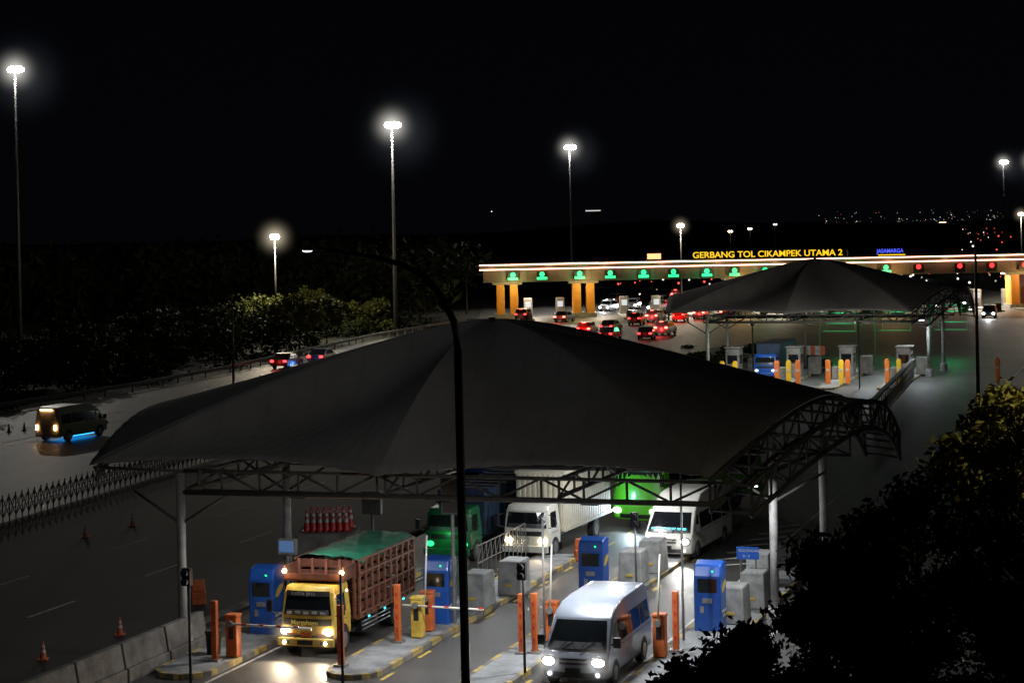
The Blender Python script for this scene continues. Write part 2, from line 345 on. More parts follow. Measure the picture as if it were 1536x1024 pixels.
# ---------------------------------------------------------------- vehicles
def wheel(t,rm,x,y,r,w=.22):
    s_=1 if x>0 else -1
    t.tube([(x-s_*w,y,r),(x-s_*.03,y,r),(x,y,r)],r,20)
    rm.tube([(x,y,r),(x+s_*.012,y,r)],r*.6,16)
class Veh:
    def __init__(s,name,loc,rz,prof,hw,th,zb,fr,rr,m,zc=(),bevel=.05):
        s.g=Grp(name,loc,rz); s.hw,s.th,s.zb,s.fr,s.rr=hw,th,zb,fr,rr
        s.zt=max(p[1] for p in prof); s.L=max(p[0] for p in prof)
        bm=bmesh.new(); vs=[bm.verts.new((-hw,y,z)) for y,z in prof]; f=bm.faces.new(vs)
        r=bmesh.ops.extrude_face_region(bm,geom=[f])
        bmesh.ops.translate(bm,verts=[v for v in r['geom'] if isinstance(v,bmesh.types.BMVert)],vec=(2*hw,0,0))
        bmesh.ops.recalc_face_normals(bm,faces=bm.faces[:])
        for k in range(-4,5):
            bmesh.ops.bisect_plane(bm,geom=bm.verts[:]+bm.edges[:]+bm.faces[:],plane_co=(k*hw/5,0,0),plane_no=(1,0,0))
        for z in (zb,)+tuple(zc): bmesh.ops.bisect_plane(bm,geom=bm.verts[:]+bm.edges[:]+bm.faces[:],plane_co=(0,0,z),plane_no=(0,0,1))
        for v in bm.verts: v.co=s.df(*v.co)
        me=bpy.data.meshes.new('body'); bm.to_mesh(me); bm.free(); me.materials.append(m)
        o=bpy.data.objects.new('body',me); s.g.link(o)
        for p in me.polygons: p.use_smooth=True
        b=o.modifiers.new('bevel','BEVEL'); b.width=bevel; b.segments=3; b.limit_method='ANGLE'; b.angle_limit=math.radians(28)
        o.modifiers.new('wn','WEIGHTED_NORMAL')
    def df(s,x,y,z):
        f=max(0,min(1.1,(z-s.zb)/(s.zt-s.zb))); ax=abs(x)/s.hw
        y2=y+s.fr*ax**3*max(0,1-y/1.2)-s.rr*ax**3*max(0,1-(s.L-y)/1.0)
        return Vector((x*(1-s.th*f),y2,z))
    def side(s,name,polys,m,o_=.008,sides=(-1,1)):
        pb=PB()
        for sg in sides:
            for pl in polys:
                pb.poly([s.df(sg*s.hw,y,z)+Vector((sg*o_,0,0)) for y,z in pl])
        s.g.add(name,pb,m)
    def front(s,name,y0,z0,y1,z1,sx,m,o_=.014,sx2=None,rear=False,xc=0,n=10):
        pb=PB(); sx2=sx2 or sx; g=[]
        nrm=Vector((0,-(z1-z0),(y1-y0))).normalized()
        if rear: nrm=-nrm
        if abs(nrm.y)<1e-6: nrm=Vector((0,0,1))
        for k in range(4):
            t=k/3; row=[]
            for j in range(n+1):
                x=xc+(-1+2*j/n)*(sx+(sx2-sx)*t)
                row.append(s.df(x*s.hw,y0+(y1-y0)*t,z0+(z1-z0)*t)+nrm*o_)
            g.append(row)
        pb.grid(g); s.g.add(name,pb,m)
    def wheels(s,ys,r):
        t=PB(); rm=PB(); ar=PB()
        for y in ys:
            for sg in(-1,1):
                x=sg*(s.hw+.005); wheel(t,rm,x,y,r)
                ar.poly([(sg*(s.hw+.004),y+math.cos(a)*r*1.18,max(.24,r+math.sin(a)*r*1.18)) for a in [math.pi*k/12 for k in range(-1,14)]])
        s.g.add('wheel_arches',ar,M['blk']); s.g.add('tyres',t,M['tyre']); s.g.add('rims',rm,M['rim'])
VANP=[(.02,.3),(-.03,.5),(.0,.85),(.2,1.02),(.98,1.78),(1.2,1.93),(1.7,2.08),(2.4,2.15),(4.7,2.15),(5.05,2.02),(5.16,1.0),(5.14,.3)]
M['dash']=mat('painted_dash_reflection',(.06,.065,.07),.25,var=.5,scale=4,spec=.8)  # paler strip laid on opaque windshields, a reflection put into the colour
def van(loc,rz,m,L=5.15,hl=True,name='minibus_van',cyan=False,hs=260,hr=0):
    k=L/5.15
    prof=[(y if y<1.3 else y*k,z+(hr if z>2.0 and y>1.3 else 0)) for y,z in VANP]
    v=Veh(name,loc,rz,prof,.93,.13,1.02,.22,.12,m,(.55,1.8),.06)
    v.front('windshield',.235,1.055,.93,1.735,.9,M['glass'],sx2=.84)
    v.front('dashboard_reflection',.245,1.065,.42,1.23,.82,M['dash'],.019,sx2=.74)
    v.front('grille',-.005,.7,.02,.86,.42,M['blk'],.012); v.front('lower_intake',-.03,.36,-.025,.5,.62,M['blk'],.014)
    v.front('grille_bar',.0,.76,.01,.79,.4,M['rim'],.02)
    pl=[[(.62,1.1),(1.25,1.1),(1.25,1.66),(1.05,1.66)],[(1.4,1.1),(2.55*k,1.1),(2.55*k,1.68),(1.4,1.68)],[(2.62*k,1.1),(3.75*k,1.1),(3.75*k,1.68),(2.62*k,1.68)],[(3.82*k,1.1),(4.9*k,1.1),(4.82*k,1.68),(3.82*k,1.68)]]
    v.side('side_windows',pl,M['glass'])
    v.side('door_seams',[[(1.32,.4),(1.335,.4),(1.335,1.9),(1.32,1.9)],[(2.58*k,.4),(2.595*k,.4),(2.595*k,1.9),(2.58*k,1.9)],[(1.4,.98),(4.9*k,.98),(4.9*k,1.0),(1.4,1.0)],[(.9,.3),(4.3*k,.3),(4.3*k,.36),(.9,.36)]],M['blk'],.005)
    v.front('rear_window',5.1*k,1.15,5.06*k,1.75,.8,M['glass'],rear=True)
    v.wheels((.95,4.1*k),.33)
    mr=PB(); hl_=PB(); fl=PB()
    for sg in(-1,1):
        mr.box((sg*1.08,.62,1.22),(.2,.1,.28)); mr.tube([(sg*.9,.66,1.15),(sg*1.05,.64,1.15)],.025,6)
        hl_.sphere((sg*.7,.03,.78),.14,10,(1.4,.7,.85)); fl.sphere((sg*.68,.02,.44),.07,8,(1,.5,1))
    hs_=PB()
    for sg in(-1,1): hs_.sphere((sg*.7,.06,.78),.18,10,(1.35,.5,.95))
    v.g.add('headlight_housings',hs_,M['rim'],smooth=True)
    v.g.add('mirrors',mr,M['blk'],bevel=.03); v.g.add('headlights',hl_,E['head'] if hl else M['rim'],smooth=True); v.g.add('fog_lamps',fl,E['lampd'] if hl else M['rim'],smooth=True)
    pt=PB(); pt.box((0,-.06,.56),(.44,.02,.13)); v.g.add('number_plate',pt,M['dark'])
    wp=PB()
    for x in(-.45,.15): wp.tube([v.df(x,.24,1.06)+Vector((0,-.03,.03)),v.df(x+.35,.55,1.4)+Vector((0,-.03,.03))],.01,5)
    v.g.add('wipers',wp,M['blk'])
    if cyan:
        c=PB()
        for q in range(7): c.box((-.6+q*.2,.36,1.2),(.13,.03,.05))
        v.g.add('marker_lights',c,E['cy'])
    if hl:
        for sg in(-1,1):
            v.g.light('headlamp_beam','SPOT',(sg*.7,-.16,.78),hs,(1,.97,.9),.06,(sg*.7,-8,-.2),80)
            painted_bloom(v.g,(sg*.7,-.05,.78),.8,2.0,(1,.97,.92))
    return v
van(P(12.75,-1.95),RZ,M['silver'],hs=420)
v=van(P(10.3,18.8),RZ-.06,M['white'],L=6.0,cyan=True,hs=420,hr=.25)
def truck_cab(v,lit='head'):
    v.front('windshield',.015,1.2,.1,1.78,.9,M['glass'],sx2=.86)
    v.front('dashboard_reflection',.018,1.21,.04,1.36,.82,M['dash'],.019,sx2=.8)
    v.side('door_windows',[[(.2,1.22),(.98,1.22),(.98,1.76),(.3,1.76)]],M['glass'])
    v.side('door_seams',[[(1.08,.55),(1.095,.55),(1.095,1.9),(1.08,1.9)],[(.3,.98),(1.05,.98),(1.05,1.0),(.3,1.0)]],M['blk'],.005)
    mr=PB(); h=PB()
    for sg in(-1,1):
        mr.box((sg*1.17,-.02,1.45),(.16,.08,.36)); mr.tube([(sg*.9,.1,1.72),(sg*1.15,-.02,1.66)],.018,6); mr.tube([(sg*.9,.1,1.2),(sg*1.15,-.02,1.28)],.018,6)
        h.sphere((sg*.68,.0,.72),.12,10,(1.35,.6,.9))
    v.g.add('mirrors',mr,M['blk'],bevel=.02); v.g.add('headlights',h,E[lit],smooth=True)
CAB=[(0,.5),(-.02,.85),(0,1.12),(.12,1.85),(.25,2.02),(1.3,2.05),(1.38,1.95),(1.4,.5)]
v=Veh('wooden_cargo_truck',P(3.78,.55),RZ,CAB,.86,.1,1.15,.14,.02,M['yel'],(.8,1.85),.05)
truck_cab(v,'headw'); G=v.g
v.front('front_panel_band',-.012,.9,0,1.1,.9,M['blk'],.012); v.front('sun_visor',.09,1.75,.13,1.9,.88,M['blk'],.03)
v.front('lower_valance',0,.52,-.01,.62,.95,M['dark'],.012)
G.text('visor_lettering','KARYA  JAYA',(-.48,.03,1.79),.13,M['line'],ext=.003)
G.text('front_lettering','Margahayu',(-.48,-.045,.93),.2,E['boothy'],ext=.004)
sp_=PB()
for q in range(5): sp_.box((-.55+q*.27,.0,1.27+.02*(q%2)),(.16,.01,.08))
G.add('windshield_stickers',sp_,M['line'])
dc=PB(); dc.box((-.5,-.05,.66),(.4,.01,.05)); dc.box((.5,-.05,.66),(.4,.01,.05)); dc.box((0,-.05,.64),(.36,.01,.12)); G.add('front_decals',dc,M['org'])
pb=PB(); pb.box((0,-.06,.42),(1.8,.14,.24)); G.add('bumper',pb,M['yel'],bevel=.03)
pb=PB(); pb.box((0,-.135,.42),(.5,.012,.13))
for sg in(-1,1): pb.box((sg*.62,-.135,.42),(.26,.012,.1))
G.add('bumper_panels',pb,M['dark'])
pb=PB()
for sg in(-1,1): pb.sphere((sg*.66,-.15,.42),.06,8)
G.add('fog_lamps',pb,E['headw'])
pb=PB(); pb.box((0,3.4,.62),(.8,4.6,.2)); pb.box((0,1.6,.5),(1.7,.25,.1))
for sg in(-1,1): pb.box((sg*.8,2.6,.52),(.2,1.1,.35))
G.add('chassis',pb,M['dark'])
fl=PB(); fl.box((0,3.95,.88),(2.0,4.7,.14)); G.add('bed_floor',fl,M['woodd'])
w=PB(); ps=PB()
for k in range(5):
    z=1.06+k*.325
    for sg in(-1,1): w.box((sg*.98,3.95,z+.12),(.035,4.66,.23))
    w.box((0,1.62,z+.12),(1.92,.035,.25)); w.box((0,6.28,z+.12),(1.92,.035,.25))
for k in range(10):
    y=1.65+k*.512
    for sg in(-1,1): ps.box((sg*1.035,y,1.74),(.06,.09,1.78))
for k in range(5):
    for y in(1.56,6.34): ps.box((-.9+k*.45,y,1.74),(.08,.07,1.78))
for z in(1.0,1.62,2.2,2.6):
    for sg in(-1,1): ps.box((sg*1.06,3.95,z),(.04,4.72,.06))
G.add('side_planks',w,M['wood'],bevel=.008); G.add('side_posts',ps,M['woodd'])
hb=PB(); hb.box((0,1.1,2.15),(1.9,1.0,.05))
for sg in(-1,1): hb.box((sg*.95,1.1,2.35),(.05,1.0,.4))
hb.box((0,.6,2.25),(1.9,.04,.16)); G.add('headboard_rack',hb,M['wood'])
tp=PB(); gr=[]
for i in range(13):
    row=[]
    for j in range(9):
        x=-1.07+j*2.14/8; y=1.5+i*4.95/12
        row.append((x,y,2.66+.1*(1-(x/1.06)**2)+.035*math.sin(i*2.1+j)+.03*math.sin(j*3.3)-( .12+.05*math.sin(i*1.7) if j in(0,8) else 0)))
    gr.append(row)
tp.grid(gr); G.add('tarpaulin',tp,M['green'],smooth=True)
pb=PB()
for sg in(-1,1): pb.sphere((sg*.93,.55,2.4),.08,8)
pb.sphere((1.1,.5,1.9),.04,8); G.add('amber_markers',pb,E['amb'],smooth=True)
for sg in(-1,1): painted_bloom(G,(sg*.93,.5,2.4),.5,1.8,(1,.55,.25))
pb=PB()
for y in(2.3,3.6,5.2): pb.box((1.07,y,.8),(.02,.1,.05))
G.add('side_markers',pb,E['cy'])
t=PB(); rm=PB()
for y,r in((.75,.38),(4.9,.38)):
    for sg in(-1,1):
        wheel(t,rm,sg*.9,y,r,.24)
        if y>1: wheel(t,rm,sg*.64,y,r,.2)
G.add('tyres',t,M['tyre'],smooth=False); G.add('rims',rm,M['rim'])
pb=PB()
for sg in(-1,1): pb.poly([(sg*.868,.75+math.cos(a)*.46,.4+math.sin(a)*.46) for a in [math.pi*k/12 for k in range(0,13)]])
G.add('wheel_arches',pb,M['blk'])
pb=PB()
for k in range(3): pb.tube([(1.0,1.9,.45+k*.12),(1.0,4.2,.45+k*.12)],.02,6)
G.add('side_guard',pb,M['rim'])
for sg in(-1,1):
    G.light('headlamp_beam','SPOT',(sg*.68,-.2,.72),230,(1,.8,.55),.06,(sg*.68,-8,-.3),90); painted_bloom(G,(sg*.68,-.08,.72),.75,2.0,(1,.8,.5))
G.light('amber_glow','POINT',(.93,.4,2.45),14,(1,.5,.2),.05); G.light('amber_glow','POINT',(-.93,.4,2.45),14,(1,.5,.2),.05)
def cargo_truck(name,loc,rz,cabm,boxm,L,top,z0=.85,corr=True,lit='headw',hw=.98):
    v=Veh(name,loc,rz,CAB,.92,.1,1.15,.14,.02,cabm,(.8,1.85),.05); truck_cab(v,lit); G=v.g
    v.front('grille',-.01,.9,0,1.08,.7,M['blk'],.012)
    pb=PB(); pb.box((0,-.05,.42),(1.85,.14,.26)); G.add('bumper',pb,cabm,bevel=.03)
    b=PB(); b.box((0,1.6+(L-1.6)/2,(z0+top)/2),(hw*2,L-1.6,top-z0)); G.add('cargo_body',b,boxm,bevel=.03)
    if corr:
        c=PB(); n=int((L-1.7)/.22)
        for k in range(n):
            for sg in(-1,1): c.box((sg*(hw+.015),1.75+k*.22,(z0+top)/2),(.03,.1,top-z0-.22))
        for k in range(9): c.box((-hw+.15+k*.21,1.585,(z0+top)/2),(.09,.03,top-z0-.22))
        G.add('corrugation',c,boxm)
        fr_=PB()
        for sg in(-1,1):
            for z in(z0+.05,top-.05): fr_.box((sg*(hw+.02),1.6+(L-1.6)/2,z),(.05,L-1.58,.1))
        G.add('frame_rails',fr_,boxm)
    pb=PB(); pb.box((0,L/2+.5,.65),(.8,L-1.2,.25)); G.add('chassis',pb,M['dark'])
    t=PB(); rm=PB()
    for y in(.75,L-1.7):
        for sg in(-1,1): wheel(t,rm,sg*.93,y,.4,.26)
    G.add('tyres',t,M['tyre']); G.add('rims',rm,M['rim'])
    return v
v=cargo_truck('box_truck',P(4.95,18.3),RZ-.06,M['white'],M['cream'],7.2,3.15)
v.g.light('headlamp_beam','SPOT',(.72,-.2,.72),160,(1,.75,.5),.06,(.72,-8,-.3),80); painted_bloom(v.g,(.68,-.08,.72),.5,1.2,(1,.75,.5))
v=cargo_truck('tarped_cargo_truck',P(2.25,17.0),RZ-.02,M['dgreen'],M['bluet'],9.0,2.55,corr=False,lit='g')
pb=PB()
for k in range(8): pb.tube([(-1.0,2+k*.9,2.57),(1.0,2+k*.9,2.57)],.03,6); pb.tube([(1.0,2+k*.9,1.0),(1.0,2+k*.9,2.57)],.03,6)
v.g.add('tarp_hoops',pb,M['bluet']); v.g.light('green_marker_glow','POINT',(0,-.4,1.1),9,(.1,1,.3),.1)
cargo_truck('tarped_cargo_truck',P(-1.5,30.0),RZ-.02,M['blue'],M['bluet'],10.0,2.7,corr=False,lit='lampd')
BUS=[(0,.35),(-.03,1.0),(.1,1.4),(.35,2.7),(.6,2.95),(10.2,2.95),(10.5,2.7),(10.6,.35)]
v=Veh('coach_bus',P(7.1,26.5),RZ-.22,BUS,1.2,.05,1.2,.3,.1,M['lime'],(2.5,),.09)
v.front('windshield',.11,1.3,.33,2.55,.92,M['glass'],sx2=.9); v.front('bumper_grille',-.01,.45,-.02,.62,.6,M['blk'],.015)
v.side('side_windows',[[(.9,1.75),(3.0,1.75),(3.0,2.45),(.7,2.45)],[(3.05,1.75),(6,1.75),(6,2.45),(3.05,2.45)],[(6.05,1.75),(9.9,1.75),(9.9,2.45),(6.05,2.45)]],M['glass'])
v.side('white_stripe',[[(1.2,.85),(5.5,.75),(9.8,1.3),(9.8,1.4),(5.5,.95),(1.2,1.0)]],M['white'],.01)
v.wheels((2.0,7.6),.48)
pb=PB()
for sg in(-1,1): pb.sphere((sg*.85,.06,.75),.15,10,(1.5,.6,.8))
v.g.add('headlights',pb,E['lampc'],smooth=True)
pb=PB(); pb.sphere((.3,-.02,1.15),.07,8); pb.sphere((-.3,.5,2.95),.05,8); v.g.add('violet_markers',pb,E['vio'])
pb=PB(); pb.box((0,.18,2.45),(1.2,.04,.16)); v.g.add('destination_display',pb,E['gd'])
pb=PB()
for sg in(-1,1): pb.box((sg*1.4,-.25,2.1),(.14,.1,.5)); pb.tube([(sg*1.05,.2,2.6),(sg*1.3,-.2,2.65),(sg*1.4,-.25,2.3)],.03,6)
v.g.add('mirrors',pb,M['blk'])
v.g.light('headlamp_beam','SPOT',(0,-.3,.9),260,(.7,.85,1),.1,(0,-8,0),110)
v.g.light('marker_glow','POINT',(-.5,-.6,1.6),25,(.4,.9,1),.1); painted_bloom(v.g,(.3,-.1,1.15),.4,1.2,(.5,.4,1))
CARS={'s':[(0,.3),(-.02,.55),(.1,.72),(1.0,.86),(1.75,1.36),(2.1,1.43),(3.1,1.42),(3.9,.95),(4.35,.88),(4.4,.3)],
      'm':[(0,.3),(-.02,.6),(.1,.85),(.8,1.0),(1.5,1.58),(1.9,1.68),(3.9,1.66),(4.25,1.1),(4.3,.3)]}
def car(loc,rz,kind,m,tail='tail',head=False,name='passenger_car',glow=0):
    pr=CARS[kind]; v=Veh(name,loc,rz,pr,.84,.16,.85,.2,.15,m,(1.2,),.05)
    if kind=='s':
        v.front('windshield',1.08,.92,1.7,1.31,.85,M['glass'],sx2=.8); v.front('rear_window',3.2,1.36,3.82,.99,.78,M['glass'],o_=-.014,sx2=.84)
        v.side('side_windows',[[(1.3,.92),(3.6,.92),(3.1,1.34),(1.85,1.34)]],M['glass']); L=4.4
    else:
        v.front('windshield',.88,1.08,1.45,1.52,.86,M['glass'],sx2=.82); v.front('rear_window',3.95,1.56,4.2,1.15,.8,M['glass'],o_=-.014,sx2=.84)
        v.side('side_windows',[[(1.1,1.06),(4.05,1.06),(3.85,1.56),(1.6,1.56)]],M['glass']); L=4.3
    v.wheels((.8,L-.9),.31)
    pb=PB(); zt=.75 if kind=='s' else .95
    for sg in(-1,1): pb.box((sg*.64,L-.02,zt),(.32,.1,.18))
    if kind=='m': pb.box((0,L-.35,1.62),(.4,.05,.05))
    v.g.add('tail_lights',pb,E[tail])
    hb=PB()
    for sg in(-1,1): hb.sphere((sg*.62,.02,.64),.15,8,(1.2,.5,.8))
    v.g.add('headlights',hb,E['head'] if head else M['rim'])
    if glow: v.g.light('tail_glow','POINT',(0,L+.5,.8),glow,(1,.05,.04),.2)
    return v
OUT=math.pi
cm=[M['red'],M['white'],M['silver'],M['blk'],M['red'],M['white']]
for i,(x,y,k,c,t) in enumerate([(8.8,231,'m',0,'brk'),(11.2,223,'s',3,'tail'),(14.9,222,'s',3,'tail'),(18,230,'m',2,'brk'),(9.2,203,'s',3,'brk'),(1.7,274,'m',3,'tail'),(7.3,268,'s',3,'brk'),(15.9,255,'m',3,'tail'),(19.2,262,'m',2,'brk'),(22.2,262,'m',0,'brk'),(12.2,240,'s',3,'tail'),(26,300,'m',2,'tail'),(31,296,'s',2,'brk'),(36.5,298,'m',3,'tail'),(45,300,'s',3,'brk'),(40,310,'m',2,'tail'),(34,330,'s',0,'brk'),(28,345,'m',2,'brk'),(50,300,'m',0,'brk'),(25.5,268,'m',2,'brk'),(29,274,'s',3,'brk')]):
    car((x+.3,y+4,.004),RZ+OUT+.15*random.uniform(-1,1)+.1,k,cm[c],t,glow=42 if t=='brk' else 10)
for x,y in((13.5,300),(18,306),(22.5,315),(16,330),(27,325),(59,300),(63.5,305),(68,312),(62,330),(66,290),(57,275),(60.5,255),(20.5,296),(25,305)):
    v=car((x,y,.004),RZ+.1*random.uniform(-1,1),'m',M['silver'],head=True)
    v.g.light('headlamp_beam','SPOT',(0,-.2,.7),420,(.95,.97,1),.1,(0,-8,0),90)
v=van((-26.8,128,.004),OUT+RZ-.12,M['beige'],hl=False,hs=0)
pb=PB(); pb.box((0,2.4,.22),(1.3,3.2,.05)); v.g.add('underbody_neon',pb,E['neon']); v.g.light('neon_glow','AREA',(0,2.5,.2),32,(.05,.35,1),1.2)
pb=PB()
for sg in(-1,1): pb.box((sg*.7,5.17,.9),(.14,.04,.3))
pb.box((0,5.12,1.98),(.9,.04,.06)); v.g.add('rear_lamps',pb,E['amb'])
car((-20.8,190,.004),OUT+RZ+.05,'s',M['blk'],'tail',glow=30).g.light('neon_glow','POINT',(-1.2,2.2,.4),50,(.1,.3,1),.2)
car((-18.0,196,.004),OUT+RZ+.05,'s',M['silver'],'tail')
# ---------------------------------------------------------------- plaza furniture
def payment_kiosk(c,d,z=.15):
    g=Grp('toll_payment_kiosk',P(c,d,z),RZ)
    b=PB(); pr=[(-.42,0),(-.42,1.7),(-.3,2.02),(.1,2.12),(.42,2.05),(.42,0)]
    for x in(-.42,.42): b.v+=[(x,y,zz) for y,zz in pr]
    n=len(pr); b.f.append(tuple(range(n))); b.f.append(tuple(range(n,2*n))[::-1])
    for k in range(n): b.f.append((k,n+k,n+(k+1)%n,(k+1)%n))
    g.add('cabinet',b,M['blue'],bevel=.05,seg=3)
    p=PB(); p.poly([(-.3,-.43,1.2),(.3,-.43,1.2),(.3,-.43,1.62),(-.3,-.43,1.62)]); g.add('screen',p,M['glass'])
    s=PB(); s.box((.0,-.435,.95),(.3,.02,.14)); s.box((-.16,-.435,.68),(.12,.02,.2)); g.add('card_reader',s,M['rim'])
    y=PB()
    for sg in(-1,1):
        y.poly([(sg*.427,.02+.3*math.cos(a),1.35+.13*math.sin(a)+.12*math.cos(a)) for a in [2*math.pi*k/16 for k in range(16)]][::sg])
    g.add('side_logo',y,M['yel'])
    w=PB()
    for sg in(-1,1): w.box((sg*.43,0,.6),(.006,.62,.08)); w.box((sg*.43,0,.45),(.006,.4,.05))
    g.add('side_lettering',w,M['line'])
    e=PB(); e.box((.18,-.43,1.85),(.05,.02,.05)); g.add('status_lamp',e,E['g'])
    pl=PB(); pl.box((0,0,-.02),(1.0,1.0,.08)); g.add('plinth',pl,M['conc'])
for c,d in((1.45,2.8),(6.2,5.5),(9.95,10.1),(14.75,6.2)): payment_kiosk(c,d)
g=Grp('toll_display_screen',P(1.55,4.2,.15),RZ)
p=PB(); p.tube([(0,0,0),(0,0,2.2)],.06,8); p.box((0,0,2.45),(.62,.2,.5)); g.add('housing',p,M['steel'],bevel=.02)
s=PB(); s.box((0,-.105,2.47),(.5,.01,.36)); g.add('screen',s,E['scr'])
def block(c,d,w=.85,h=1.15,l=1.2):
    g=Grp('concrete_crash_block',P(c,d,.15),RZ); b=PB(); b.box((0,0,h/2),(w,l,h),top=(.9,.9)); g.add('block',b,M['conc'],bevel=.05,seg=3)
    r=PB(); r.box((0,-l*.49,h*.3),(w*.3,.04,.08)); g.add('reflector',r,M['yel'])
for c,d in((6.5,8.3),(6.9,10.9),(10.4,13.6),(10.5,16.0),(15.2,7.6),(15.35,10.2),(1.4,7.6),(2.0,10.2),(14.8,14)): block(c,d)
def post(c,d,h=1.75,w=.17,name='height_sensor_post'):
    g=Grp(name,P(c,d,.15),RZ); b=PB(); b.box((0,0,h/2),(w,w,h)); g.add('post',b,M['org'],bevel=.02)
    p=PB(); p.box((0,0,.03),(w*2,w*2,.06)); g.add('base_plate',p,M['steel'])
    s=PB()
    for k in range(4): s.box((0,-w/2-.003,.4+k*.35),(w*.35,.006,.12))
    g.add('sensor_windows',s,M['red'])
for c,d in((1.7,-1.3),(5.6,-1.15),(6.0,2.3),(10.15,1.6),(10.5,1.75),(14.45,2.9)): post(c,d)
def barrier_gate(c,d,m=M['org'],arm=2.6,up=False,sg=1):
    g=Grp('boom_barrier_gate',P(c,d,.15),RZ)
    b=PB(); b.box((0,0,.6),(.36,.34,1.15)); b.box((0,0,1.22),(.4,.38,.1)); g.add('cabinet',b,m,bevel=.03)
    s=PB(); s.box((-.0,-.175,.75),(.16,.01,.4)); g.add('door_panel',s,M['blk'])
    a=PB(); st=PB()
    if up: a.tube([(0,-.24,1.0),(.1*sg,-.24,3.0)],.028,8)
    else:
        a.tube([(-.4*sg,-.24,1.02),(arm*sg,-.24,.98)],.035,8)
        for k in range(4): st.tube([(sg*(.4+k*.55),-.24,1.013),(sg*(.55+k*.55),-.24,1.01)],.038,8)
        g.add('arm_stripes',st,M['red'])
    g.add('arm',a,M['white'],smooth=True); h=PB(); h.tube([(0,-.16,1.02),(0,-.3,1.02)],.1,12); g.add('hub',h,M['steel'])
barrier_gate(2.0,-.7); barrier_gate(6.35,3.1,M['yel'],2.2); barrier_gate(14.2,2.0,up=True); barrier_gate(6.3,4.1,M['org'],2,up=True); barrier_gate(10.6,3.2,up=True)
def sign_pole(c,d,h,name='signal_pole',box=True,m=M['dark'],z=.15):
    g=Grp(name,P(c,d,z),RZ); p=PB(); p.tube([(0,0,0),(0,0,h)],.04,10,.035); g.add('pole',p,m,smooth=True)
    if box:
        b=PB(); b.box((0,-.08,h-.15),(.24,.18,.48)); b.tube([(0,-.17,h-.03),(0,-.3,h-.03)],.1,10); b.tube([(0,-.17,h-.27),(0,-.3,h-.27)],.1,10); g.add('signal_head',b,M['blk'])
sign_pole(2.6,-4.6,3.2); sign_pole(10.6,2.4,3.8,box=False,m=M['steel']); sign_pole(14.3,4.5,5.0,box=False,m=M['steel']); sign_pole(6.6,-3.4,3.2,z=0,box=False); sign_pole(10.9,12,2.6,m=M['steel']);sign_pole(11.0,-.8,3.0)
g=Grp('blue_information_sign',P(15.0,10.9),RZ); p=PB()
for x in(-.25,.25): p.tube([(x,0,0),(x,0,1.9)],.03,8)
g.add('posts',p,M['steel']); b=PB(); b.box((0,-.05,1.75),(.75,.04,.4)); g.add('panel',b,mat('sign_blue_face',(.01,.12,.6),.4),bevel=.02)
g.text('lettering_top','GOLONGAN',(-.31,-.075,1.8),.12,M['white'],ext=.002); g.text('lettering_bottom','II - V',(-.16,-.075,1.62),.12,M['white'],ext=.002)
g=Grp('lane_display_board',P(6.7,5.4),RZ); b=PB(); b.box((0,0,4.2),(.7,.2,1.2)); g.add('housing',b,M['truss'],bevel=.03)
b=PB(); b.box((0,-.105,4.2),(.6,.01,1.1)); g.add('face',b,M['blk']); b=PB(); b.tube([(0,0,0),(0,0,3.6)],.06,8); g.add('support_post',b,M['steel'])
g=Grp('lane_display_board',P(2.3,9.5),RZ); b=PB(); b.box((0,0,3.3),(.7,.2,.8)); b.tube([(0,0,0),(0,0,2.9)],.06,8); g.add('housing',b,M['truss'],bevel=.03)
g=Grp('mesh_fence',P(5.2,12),RZ); b=PB()
for k in range(12): b.tube([(0,k*.5,.1),(0,k*.5,1.5)],.02,5)
for z in(.2,.9,1.5): b.tube([(0,0,z),(0,5.5,z)],.025,6)
for k in range(11): b.tube([(0,k*.5,.9),(0,k*.5+.5,1.5)],.012,4)
g.add('bars',b,M['truss'])
def wbar(x,y,rz=0):
    g=Grp('plastic_road_barrier',(x,y,.004),rz); b=PB(); b.box((0,0,.22),(.5,.36,.44)); b.box((0,0,.64),(.46,.2,.4),top=(.9,.8)); g.add('shell',b,M['org'],bevel=.04)
wbar(2.35,75.4,.2); wbar(2.7,73.6,-.2); wbar(-10.9,68,.2)
g=Grp('trash_bin',P(1.2,-.4,.15),0); b=PB(); b.tube([(0,0,0),(0,0,.62)],.2,16,.24); b.tube([(0,0,.62),(0,0,.7)],.26,16); g.add('bin',b,M['dark'])
def cone(x,y,h=.55,z=.01,s=.75,m=None):
    g=Grp('traffic_cone',(x,y,z)); b=PB(); b.box((0,0,.02),(.4*s,.4*s,.04)); b.tube([(0,0,.04),(0,0,h)],.15*s,14,.03*s); g.add('cone',b,m or M['org'])
    w=PB()
    for a,b2 in((.4,.56),(.68,.8)): w.tube([(0,0,h*a),(0,0,h*b2)],(.152-.12*a)*s+.004,14,(.152-.12*b2)*s+.004)
    g.add('reflective_bands',w,M['line'])
for x,y in((-18.1,83.7),(-16.7,86.7),(-12.6,63.0),(-14.2,59.5),(-30.6,129.5),(-32.2,131),(-33,130.2)): cone(x,y)
for k in range(14): cone(-8.1+(k%7)*.25+.1*(k//7),76.8+(k//7)*.9,.85,1.1,.9,M['red'])
g=Grp('cone_storage_platform',(-7.3,77.2,0),0); b=PB(); b.box((0,0,.55),(2.3,2.2,1.08)); g.add('platform',b,M['concd'],bevel=.03)
g=Grp('concrete_jersey_barrier',O,RZ); b=PB()
for k in range(7):
    y=1.0-k*2.5
    b.box((.05-.02*k,y-1.2,.2),(.62,2.44,.4)); b.box((.05-.02*k,y-1.2,.75),(.46,2.44,.7),top=(.5,1))
g.add('segments',b,M['concd'],bevel=.03)
